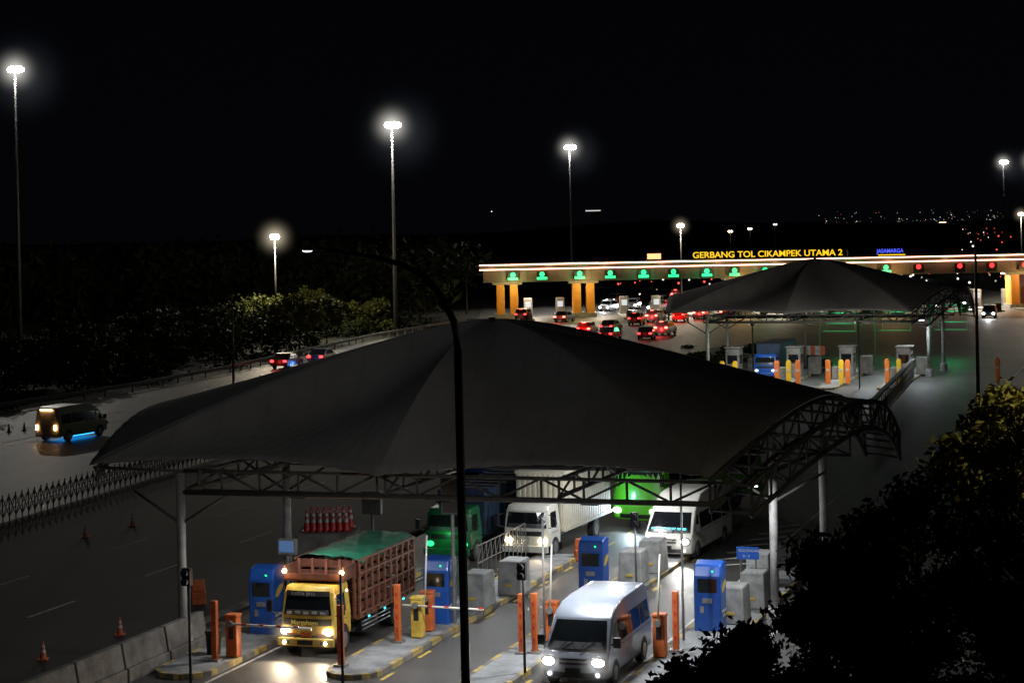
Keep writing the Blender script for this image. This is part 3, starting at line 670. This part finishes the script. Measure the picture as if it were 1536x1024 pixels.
g=Grp('carriageway_kerb',O,RZ); b=PB(); b.box((-1.6,20,.06),(.25,60,.12)); g.add('kerb',b,M['concd'])
g=Grp('accordion_barrier_fence'); b=PB(); n=75
a0=Vector((-27.5,70,0)); a1=Vector((-16.6,114,0))
for k in range(n):
    p=a0.lerp(a1,k/n); q=a0.lerp(a1,(k+1)/n)
    for s0,s1 in(((0,0,.15),(0,0,1.1)),((0,0,1.1),(0,0,.15)),((0,0,.15),(0,0,.62)),((0,0,.62),(0,0,1.1))): b.tube([p+Vector(s0),q+Vector(s1)],.022,5)
    b.tube([p+Vector((0,0,0)),p+Vector((0,0,1.2))],.03,5)
g.add('lattice',b,M['mast'])
def guard(name,pl,m,h=.78):
    g=Grp(name); b=PB(); po=PB()
    for i in range(len(pl)-1):
        a=Vector(pl[i]+(0,)); c=Vector(pl[i+1]+(0,)); L=(c-a).length; d=(c-a).normalized(); n=d.cross(Vector((0,0,1)))
        prof=[(0,h-.32),(.05,h-.26),(0,h-.19),(0,h-.13),(.05,h-.06),(0,h)]
        b.grid([[a+n*x+Vector((0,0,z)) for x,z in prof],[c+n*x+Vector((0,0,z)) for x,z in prof]])
        for k in range(int(L/3)):
            p=a+d*k*3-n*.1; po.box((p.x,p.y,h/2),(.12,.12,h+.05))
    g.add('rail_beam',b,m); g.add('posts',po,M['conc'])
guard('highway_guard_rail',GR,M['conc'])
guard('median_guard_rail',[(-16.0,118),(-13,135),(-8,170),(-3,200)],M['steel'])
g=Grp('covered_railing_fence'); b=PB(); t=PB()
a0=Vector((21.8,122,0)); a1=Vector((31.5,158,0))
for k in range(25):
    p=a0.lerp(a1,k/24); b.tube([p,p+Vector((0,0,1.5))],.05,6)
    if k<24:
        q=a0.lerp(a1,(k+1)/24)
        for z in(.5,1.0,1.5): b.tube([p+Vector((0,0,z)),q+Vector((0,0,z))],.04,5)
        b.tube([p+Vector((0,0,0)),q+Vector((0,0,1.5))],.03,5)
t.box((26.65,140,1.72),(.3,37.3,.06),rz=-math.atan2(9.7,36)); g.add('top_cover',t,M['truss']); g.add('bars',b,M['truss'])
# ---------------------------------------------------------------- far plaza furniture
O2=Vector((15.4,159.4,0))
def P2(c,d,z=0): return O2+C*c+D*d+Vector((0,0,z))
for c0,c1 in((.4,2.2),(5.3,6.9),(9.5,11),(14,15.8)): island(c0,c1,-6,16,O2)
def fpost(x,y,m,w=.35,h=1.75):
    g=Grp('lane_bollard',(x,y,.15),RZ); b=PB(); b.box((0,0,h/2),(w,w,h)); b.box((0,0,h+.05),(w*.7,w*.7,.1)); g.add('body',b,m,bevel=.03); s=PB(); s.box((0,-w/2-.003,h*.6),(w*.6,.006,.2)); g.add('band',s,M['line'])
M['yelb']=mat('bollard_yellow',(.75,.5,.02),.5,var=.1)
M['orgb']=mat('bollard_orange',(.7,.18,.03),.5,var=.1)
for x,m in((16.1,'yelb'),(17.1,'yelb'),(20.3,'orgb'),(21.2,'yelb'),(21.9,'orgb'),(24.2,'orgb'),(25.2,'yelb'),(25.7,'orgb'),(28.7,'orgb'),(29.6,'yelb'),(37,'orgb')):
    fpost(x,155-(x-20)*.1,M[m])
g=Grp('island_front_luminaires',(0,0,0)); b=PB()
for x in(18,26): b.tube([(x,151,0),(x,151,5)],.06,8); b.box((x,151.3,5),(.3,.8,.1))
g.add('poles',b,M['truss'])
for x in(18,26): g.light('luminaire_light','AREA',(x,151.4,4.9),380,(1,.95,.85),.4,(x,154,0))
for c,d in((1.3,4),(6.1,5),(10.2,6),(14.9,5)):
    g=Grp('toll_booth',P2(c,d,.15),RZ); b=PB(); b.box((0,0,1.2),(1.1,1.6,2.4)); b.box((0,0,2.45),(1.3,1.8,.12)); g.add('shell',b,M['concd'],bevel=.03)
    w=PB(); w.box((0,-.805,1.5),(.8,.01,.7)); w.box((.555,0,1.5),(.01,1.1,.7)); g.add('windows',w,M['glass'])
    b=PB(); b.box((1.0,3.5,.7),(.9,1.4,1.4)); b.box((-.3,-3.2,.5),(.8,1,1)); g.add('crash_blocks',b,M['concd'],bevel=.05)
cargo_truck('tarped_cargo_truck',P2(3.8,4),RZ,M['blue'],M['bluet'],9,2.8,corr=False,lit='lampd')
g=Grp('striped_hazard_board',P2(5,16),RZ); b=PB(); w=PB()
for k in range(8): (b if k%2 else w).box((-1.4+k*.42,0,1.6),(.42,.06,.8))
p=PB(); p.tube([(-1.3,.1,0),(-1.3,.1,1.8)],.05,6); p.tube([(1.3,.1,0),(1.3,.1,1.8)],.05,6)
g.add('red_stripes',b,M['org']); g.add('white_stripes',w,M['line']); g.add('posts',p,M['steel'])
eg=emis('led_green_dim',(.02,1,.25),.3)
for k,(c,d) in enumerate(((6,30),(11,31),(16,32))):
    g=Grp('lane_signal_gantry',P2(c,d),RZ); b=PB(); b.tube([(-2,0,0),(-2,0,4.9)],.08,8); b.tube([(-2,0,4.8),(2.4,0,4.8)],.06,8); b.tube([(-2,0,4.2),(2.4,0,4.2)],.05,8); g.add('frame',b,M['steel'])
    e=PB(); e.box((0,-.08,4.5),(3.4,.06,.06)); e.box((0,-.08,3.2),(2.6,.04,.05)); e.box((-.2,-.08,2.5),(2.9,.04,.05)); g.add('led_line',e,eg)
    b=PB(); b.tube([(-1.3,0,3.2),(1.3,0,3.2)],.04,6); b.tube([(-1.3,0,2.4),(-1.3,0,4.2)],.03,6); b.tube([(1.3,0,2.4),(1.3,0,4.2)],.03,6); g.add('hanging_frame',b,M['steel'])
    g.light('signal_glow','POINT',(0,-.8,3.8),150,(.05,1,.35),.3)
# ---------------------------------------------------------------- main toll gantry
GY=282
g=Grp('toll_gantry',(0,GY,0))
x0=-4.7; xl=101; xc=x0+xl/2
b=PB(); b.box((xc,5,6.35),(xl-1,10,2.3)); g.add('fascia_box',b,M['fasc'])
b=PB(); b.box((xc,5,7.56),(xl,11,.12)); b.box((xc,-.06,5.22),(xl-1,.12,.14))
for k in range(33): b.box((-4+k*3,-.03,6.35),(.08,.06,2.2))
g.add('roof_sheet',b,M['roof'])
e=PB(); e.box((xc,-.66,7.6),(xl,.08,.13)); e.box((xc,-.68,6.95),(xl,.08,.15)); g.add('led_strips',e,E['strip'])
b=PB(); b.box((xc,-.35,7.28),(xl,.55,.5)); g.add('fascia_lip',b,M['fasc'])
for x in range(-3,96,8): g.light('led_strip_glow','POINT',(x,-1.6,7.3),45,(1,.5,.3),.3)
b=PB(); t=PB()
for x in(-1.8,9.0,31,52,71):
    for dx in(0,1.9): b.box((x+dx,2.5,2.6),(1.15,3.5,5.2))
    t.box((x+.95,2.5,5.0),(4.2,4,.4)); t.box((x+.95,2.5,.3),(3.6,4.2,.6))
g.add('orange_columns',b,M['gorg'],bevel=.05); g.add('column_caps',t,M['conc'])
hs=PB(); gg=PB(); rr=PB()
for i,x in enumerate((0,4.1,9.4,13.7,18.4,22.6,27.3,31.2,35.5,39.8,43.8,47.7,52.5,57.1,62.9,67.4,72,77)):
    hs.box((x,-.5,5.95),(1.5,.2,1.2)); t_=gg if i<13 else rr
    t_.tube([(x,-.61,6.2),(x,-.63,6.2)],.36,14)
    if i<13: t_.box((x,-.62,5.62),(1.45,.02,.36)); t_.box((x,-.62,5.84),(.5,.02,.16))
    hs.tube([(x,-.45,6.5),(x,-.45,7.0)],.05,6)
g.add('signal_housings',hs,M['dark']); g.add('green_signals',gg,E['g']); g.add('red_signals',rr,E['r'])
for x in(2,12,24,38,54,68): g.light('soffit_light','AREA',(x,4,5.1),1900,(1,.85,.66),3)
for x in(0,10,32,53,72): g.light('column_light','POINT',(x+.1,-2.4,4.6),600,(1,.6,.2),.3)
for x in(0,9.4,18.4,27.3,35.5,47.7): g.light('green_glow','POINT',(x,-2,5.8),160,(.1,1,.35),.4)
b=PB(); w=PB(); is_=PB()
for k in range(17):
    x=2.1+k*4.6
    if abs(x-9.9)<1.5: continue
    is_.box((x,5,.08),(1.6,26,.16)); b.box((x,6,1.4),(1.2,2.2,2.5)); w.box((x,4.88,1.8),(.8,.02,.8)); b.box((x,-7,.6),(.8,1.6,1.1))
g.add('booths',b,M['concd'],bevel=.04); g.add('booth_windows',w,E['win']); g.add('islands',is_,M['isl'])
s=Grp('gantry_name_sign',(0,GY,0)); s.text('lettering','GERBANG TOL CIKAMPEK UTAMA 2',(25.3,-.9,8.05),1.2,E['y'],ext=.05,sx=1.08)
b=PB(); b.box((36,-.7,7.75),(23,.08,.08))
for k in range(9): b.tube([(25.5+k*2.7,-.7,7.6),(25.5+k*2.7,-.7,8.8)],.04,5)
s.add('support_frame',b,M['steel'])
s=Grp('blue_name_sign',(0,GY,0)); s.text('lettering','JASAMARGA',(51.2,-.9,8.25),.8,E['bl'],ext=.03,sx=.85); b=PB(); b.box((53.3,-.9,7.95),(3.8,.08,.14)); s.add('yellow_underline',b,E['y']); b=PB(); b.box((53.3,-.6,7.8),(4,.1,.3)); s.add('base',b,M['dark'])
s=Grp('orange_display_board',(19.9,GY,0)); b=PB(); b.box((0,-.6,8.4),(2.1,.3,1.0)); s.add('housing',b,M['dark']); b=PB(); b.box((0,-.76,8.4),(1.9,.02,.75)); s.add('led_face',b,E['disp'])
# ---------------------------------------------------------------- lamps
def mast(x,y,h,power,hz=4,r=.3,name='high_mast_lamp',col=(1,.95,.85),tg=(6,-25,0)):
    g=Grp(name,(x,y,0)); b=PB(); b.tube([(0,0,0),(0,0,h*.5),(0,0,h)],.28,12,.11); g.add('mast',b,M['mast'],smooth=True)
    c=PB(); c.tube([(0,0,h),(0,0,h+.25)],.7,16,.6); g.add('lamp_ring',c,M['mast'])
    e=PB()
    for k in range(6):
        a=k*math.pi/3; e.sphere((.6*math.cos(a)+.15,.6*math.sin(a)-.3,h+.15),r*1.4,10,(1,.7,.9))
    g.add('floodlights',e,E['lamp'],smooth=True)
    if power: g.light('flood_beam','SPOT',(0,0,h-.6),power,col,.4,tg,130,.7)
    painted_bloom(g,(0,0,h+.1),hz,.6,(1,.95,.85)); painted_bloom(g,(1,0,h-.8),hz*2.2,.012,(.75,.85,1))
mast(-60.0,243,33.0,20000,tg=(22,-60,0))
mast(-14.3,242,25.3,24000,tg=(-4,-34,0))
mast(9.6,326,25.6,20000,hz=3.6,r=.28,tg=(6,-50,0))
mast(86,330,22.0,9000,hz=3.2,r=.26)
mast(112,455,25.5,0,hz=3.4,r=.3)
def post_lamp(x,y,h,power,mt,r=.3,hz=2.2,name='street_lamp',col=(1,.85,.6)):
    g=Grp(name,(x,y,0)); b=PB(); b.tube([(0,0,0),(0,0,h)],.12,10,.06); b.tube([(-.4,0,h),(.4,0,h)],.05,6); g.add('pole',b,M['mast'],smooth=True)
    e=PB()
    for dx in(-.2,.2): e.sphere((dx,-.05,h+.05),r,10,(1,.8,.9))
    g.add('lamp_heads',e,mt,smooth=True)
    if power: g.light('lamp_light','POINT',(0,-.5,h-.6),power,col,.3)
    if hz: painted_bloom(g,(0,0,h),hz,.6,col)
post_lamp(-27.3,230,12.2,9000,E['lamp'],.36,3.2)
post_lamp(24.6,292,12.6,2500,E['lampw'],.36,2.2)
post_lamp(36,330,11.5,0,E['lampw'],.18,0); post_lamp(44,370,11.8,0,E['lampw'],.2,0); post_lamp(50,380,12.5,0,E['lampd'],.2,0)
post_lamp(84,330,13.4,1500,E['lampw'],.3,2)
g=Grp('curved_street_lamp',(-1.1,40,0)); b=PB()
pts=[(0,0,0),(-.01,0,5),(-.03,0,10.1)]
for x,z in((-.12,10.7),(-.35,11.2),(-.7,11.6),(-1.15,11.86),(-1.7,12.02),(-2.3,12.12),(-2.75,12.2)): pts.append((x+.02,0,z))
b.tube(pts,.095,14,.04); b.tube([(0,0,0),(0,0,.6)],.16,14); g.add('pole',b,M['lpole'],smooth=True)
hd=PB(); hd.box((-2.88,0,12.2),(.42,.18,.06)); g.add('lamp_head',hd,M['lpole'],bevel=.025)
e=PB(); e.sphere((-3.0,0,12.17),.07,10,(1.5,1,.5)); g.add('lens',e,E['lampd'])
g.light('lamp_light','SPOT',(-3.0,.1,12.05),1050,(1,.98,.96),.12,(-7.5,19,4),90,1.0)
g=Grp('street_lamp',(16,41,0)); b=PB(); b.tube([(0,0,0),(0,0,11.5)],.1,12,.06); b.tube([(0,0,11.4),(-1.6,0,11.9)],.05,8); b.box((-1.8,0,11.88),(.5,.2,.07)); g.add('pole',b,M['dark']); e=PB(); e.box((-1.85,0,11.83),(.35,.14,.02)); g.add('lens',e,E['lampw'])  # assumed lamp outside the camera view, added to light the right-hand foliage
g.light('lamp_light','SPOT',(-1.85,0,11.75),900,(1,.88,.6),.12,(-4,1,4),150,.6)
g=Grp('double_arm_street_lamp',(28,121,0)); b=PB(); b.tube([(0,0,0),(0,0,12)],.13,12,.07)
for sg in(-1,1): b.tube([(0,0,11.6),(sg*.7,0,12.2),(sg*1.7,0,12.5)],.05,8)
g.add('pole',b,M['steel'],smooth=True); h=PB()
for sg in(-1,1): h.box((sg*1.95,0,12.5),(.6,.25,.1))
g.add('lamp_heads',h,M['dark'],bevel=.03); e=PB(); e.box((-1.95,0,12.44),(.4,.15,.01)); g.add('lens',e,E['lampw']); g.light('lamp_light','SPOT',(-1.95,0,12.35),1900,(1,.93,.75),.15,(-5,34,5),75,.8)  # lit lens and beam added, aimed to brighten the far canopy
for x,y,h in((-22.8,162,7.6),(25,172,6.6)):
    g=Grp('utility_pole',(x,y,0)); b=PB(); b.tube([(0,0,0),(0,0,h)],.11,10,.07); g.add('pole',b,M['steel'],smooth=True); c=PB(); c.box((0,0,h+.06),(.3,.3,.12)); g.add('cap',c,M['steel'])
# ---------------------------------------------------------------- trees
def leafmesh(g,part,cl,n,size,m,squash=.8):
    cl=np.array(cl); idx=R.choice(len(cl),n,p=(cl[:,3]**2)/np.sum(cl[:,3]**2))
    dirs=R.normal(size=(n,3)); dirs/=np.linalg.norm(dirs,axis=1)[:,None]
    rad=cl[idx,3]*(R.rand(n)**.45)*(1+.22*R.normal(size=n))
    p=cl[idx,:3]+dirs*rad[:,None]*np.array([1,1,squash])
    p[:,2]=np.maximum(p[:,2],.05)
    u=R.normal(size=(n,3)); u/=np.linalg.norm(u,axis=1)[:,None]; w=np.cross(u,R.normal(size=(n,3))); w/=np.linalg.norm(w,axis=1)[:,None]
    s_=size*(.6+.8*R.rand(n))[:,None]
    V=np.stack([p-u*s_,p+w*s_*.45,p+u*s_,p-w*s_*.45],1).reshape(-1,3)
    me=bpy.data.meshes.new(part); me.vertices.add(4*n); me.vertices.foreach_set('co',V.ravel())
    me.loops.add(4*n); me.loops.foreach_set('vertex_index',np.arange(4*n)); me.polygons.add(n)
    me.polygons.foreach_set('loop_start',np.arange(0,4*n,4)); me.polygons.foreach_set('loop_total',np.full(n,4)); me.update(); me.validate()
    me.materials.append(m); g.link(bpy.data.objects.new(part,me))
def tree(name,x,y,h,cr,n,size,m,ncl=14,zc=.62,low=.55):
    g=Grp(name,(x,y,0)); cl=[]
    for k in range(ncl):
        a=R.rand()*6.28; rr=cr*math.sqrt(R.rand())*.85; zz=h*zc+(R.rand()-.45)*h*low*(1-.5*rr/cr)
        cl.append((rr*math.cos(a),rr*math.sin(a),min(zz,h-.5),cr*(.16+.2*R.rand())))
    cl.append((0,0,h-cr*.3,cr*.26))
    b=PB(); b.tube([(0,0,0),(.08,.05,h*.3),(-.05,0,h*.6),(0,0,h*.85)],.05*h*.45,8,.03)
    for c in cl:
        z0=max(.3*h,c[2]-cr*.6); b.tube([(0,0,min(z0,h*.8)),(c[0]*.5,c[1]*.5,(z0+c[2])/2),(c[0],c[1],c[2])],.05,5,.015)
    g.add('trunk_and_limbs',b,M['bark'],smooth=True); leafmesh(g,'foliage',cl,n,size,m)
tree('broadleaf_tree',7.0,35,8.3,2.3,24000,.08,M['leafd'],28,.66)
tree('broadleaf_tree',5.0,34,7.4,1.9,17000,.08,M['leafd'],22,.64)
tree('broadleaf_tree',3.8,33,6.1,1.5,12000,.075,M['leafd'],18,.68)
tree('broadleaf_tree',2.6,33,5.5,.95,6000,.07,M['leafd'],12,.82,.28)
tree('broadleaf_tree',8.6,33,7.0,2.0,18000,.08,M['leafd'],20,.6)
tree('broadleaf_tree',6.6,31,5.6,2.2,18000,.075,M['leafd'],20,.64)
tree('broadleaf_tree',10.5,42,9.0,1.9,18000,.09,M['leafy'],20,.76)
tree('broadleaf_tree',12.5,46,8.2,2.1,12000,.09,M['leafy'],14,.7)
for k in range(44):
    t=(k+.5)/44*(len(GR)-2)+R.rand()*.15; t=min(t,len(GR)-2.01); i=int(t); f=t-i; x=GR[i][0]*(1-f)+GR[i+1][0]*f; y=GR[i][1]*(1-f)+GR[i+1][1]*f
    o_=3.4+R.rand()*10
    tree('roadside_tree',x-o_,y+R.rand()*5,4.0+R.rand()*1.9,2.8+R.rand()*1.4,2600,.22,M['leaf'],12,.5,.95)
g=Grp('roadside_undergrowth'); cl=[]
for k in range(260):
    t=R.rand()*(len(GR)-1.01); i=int(t); f=t-i; o_=1.6+R.rand()*30
    cl.append((GR[i][0]*(1-f)+GR[i+1][0]*f-o_,GR[i][1]*(1-f)+GR[i+1][1]*f+o_*.3,.4+R.rand()*1.2,1.2+R.rand()*1.3))
leafmesh(g,'bushes',cl,30000,.26,M['leafd'])
tree('roadside_tree',-22.9,213,6.3,2.6,8000,.17,M['leafy'],20,.6,.75)
tree('roadside_tree',-25.6,216,5.5,2.3,5000,.17,M['leafy'],14,.6,.75)
tree('roadside_tree',-21.0,224,5.6,2.6,5000,.17,M['leaf'],12,.55,.8)
g=Grp('distant_tree_line'); cl=[]
for k in range(420):
    x=-150+R.rand()*143; y=285+R.rand()*60; cl.append((x,y,3+R.rand()*6,3+R.rand()*2.5))
for k in range(160):
    x=82+R.rand()*60; y=240+R.rand()*80; cl.append((x,y,2+R.rand()*6,3+R.rand()*2))
for k in range(90):
    y=75+R.rand()*150; x=52+(y-75)*.1+R.rand()*14; cl.append((x,y,2+R.rand()*4,2+R.rand()*1.5))
leafmesh(g,'foliage',cl,60000,.75,M['leafd'])
b=PB()
for c in cl[::4]: b.tube([(c[0],c[1],0),(c[0],c[1],c[2])],.2,5,.08)
g.add('trunks',b,M['bark'])
g=Grp('median_grass_tufts'); cl=[(17+R.rand()*11,168+R.rand()*38,.15,.7) for k in range(90)]; leafmesh(g,'blades',cl,9000,.16,M['grass'],.35)
g=Grp('distant_hills'); gr=[]
for j in range(5):
    row=[]
    for i in range(61):
        x=-1500+i*60; y=900+j*350; row.append((x,y,[-1,5,9,11,-1][j]+([0,4,5,5,0][j])*math.sin(i*.37+j*1.3)+[0,2,3,3,0][j]*math.sin(i*1.1+j)))
    gr.append(row)
b=PB(); b.grid(gr); g.add('terrain',b,M['ground'],smooth=True)
g=Grp('distant_town_lights'); bw=PB(); br=PB(); bg=PB(); bd=PB()
for k in range(90):
    y=700+R.rand()*500; px=(450+R.rand()**.8*290); x=px/3000*y
    z=12.5+ y/3000*(1+R.rand()**2*17); t=R.rand(); r_=y/3000*(.3+.5*R.rand()**4)
    (bd if t<.55 else bw if t<.84 else br if t<.93 else bg).sphere((x,y,z),r_,6)
for k in range(26):
    y=340+k*30; x=y*(.2285+.006*math.sin(k*1.7)+.004*(k%3))
    (br if k%3 else bw).sphere((x+R.rand()*4,y,5+R.rand()*5),.12+.1*R.rand(),6)
for k in range(110):
    x=18+R.rand()*85; y=305+R.rand()*135; t=R.rand(); (bw if t<.4 else bd if t<.55 else br).sphere((x,y,.8+R.rand()*3.5),.1+.14*R.rand(),6)
for px,z in((-545,9),(-30,21)): bw.sphere((px/3000*900,900,z),.25,6)
g.add('white_lights',bw,emis('town_white',(1,.9,.75),2)); g.add('faint_lights',bd,emis('town_faint',(.9,.8,.6),.45)); g.add('red_lights',br,emis('town_red',(1,.1,.05),1.4)); g.add('green_lights',bg,emis('town_green',(.2,1,.5),1.2))
b=PB(); b.box((122/3000*600,600,17.8),(4.5,.3,.28)); g2_=Grp('lit_billboard'); g2_.add('panel',b,emis('billboard_light',(1,.95,.9),.8)); b=PB(); b.box((122/3000*600,600.3,9),(.3,.2,17)); g2_.add('post',b,M['dark'])
# ---------------------------------------------------------------- world (night sky)
w=bpy.data.worlds.new('World'); scene.world=w; w.use_nodes=True; nt=w.node_tree; bg=nt.nodes['Background']
tc=nt.nodes.new('ShaderNodeTexCoord'); sp=nt.nodes.new('ShaderNodeSeparateXYZ'); nt.links.new(tc.outputs['Generated'],sp.inputs[0])
rp=nt.nodes.new('ShaderNodeValToRGB'); nt.links.new(sp.outputs['Z'],rp.inputs['Fac'])
rp.color_ramp.elements[0].position=0; rp.color_ramp.elements[0].color=(.0011,.0012,.0017,1)
rp.color_ramp.elements[1].position=.12; rp.color_ramp.elements[1].color=(.0009,.0010,.0019,1)
nt.links.new(rp.outputs['Color'],bg.inputs['Color']); bg.inputs['Strength'].default_value=1.0
# ---------------------------------------------------------------- camera
cd=bpy.data.cameras.new('camera'); cam=bpy.data.objects.new('camera',cd); scene.collection.objects.link(cam); scene.camera=cam
cd.sensor_width=36; cd.lens=36*3000/1536; cd.shift_y=-167/1536; cd.clip_start=.5; cd.clip_end=8000
r=.02; X=Vector((math.cos(r),0,-math.sin(r))); Y=Vector((math.sin(r),0,math.cos(r))); Z=Vector((0,-1,0))
mt=Matrix((X,Y,Z)).transposed().to_4x4(); mt.translation=Vector((0,0,12.5)); cam.matrix_world=mt
scene.view_settings.view_transform='Standard'; scene.view_settings.look='None'; scene.view_settings.exposure=0
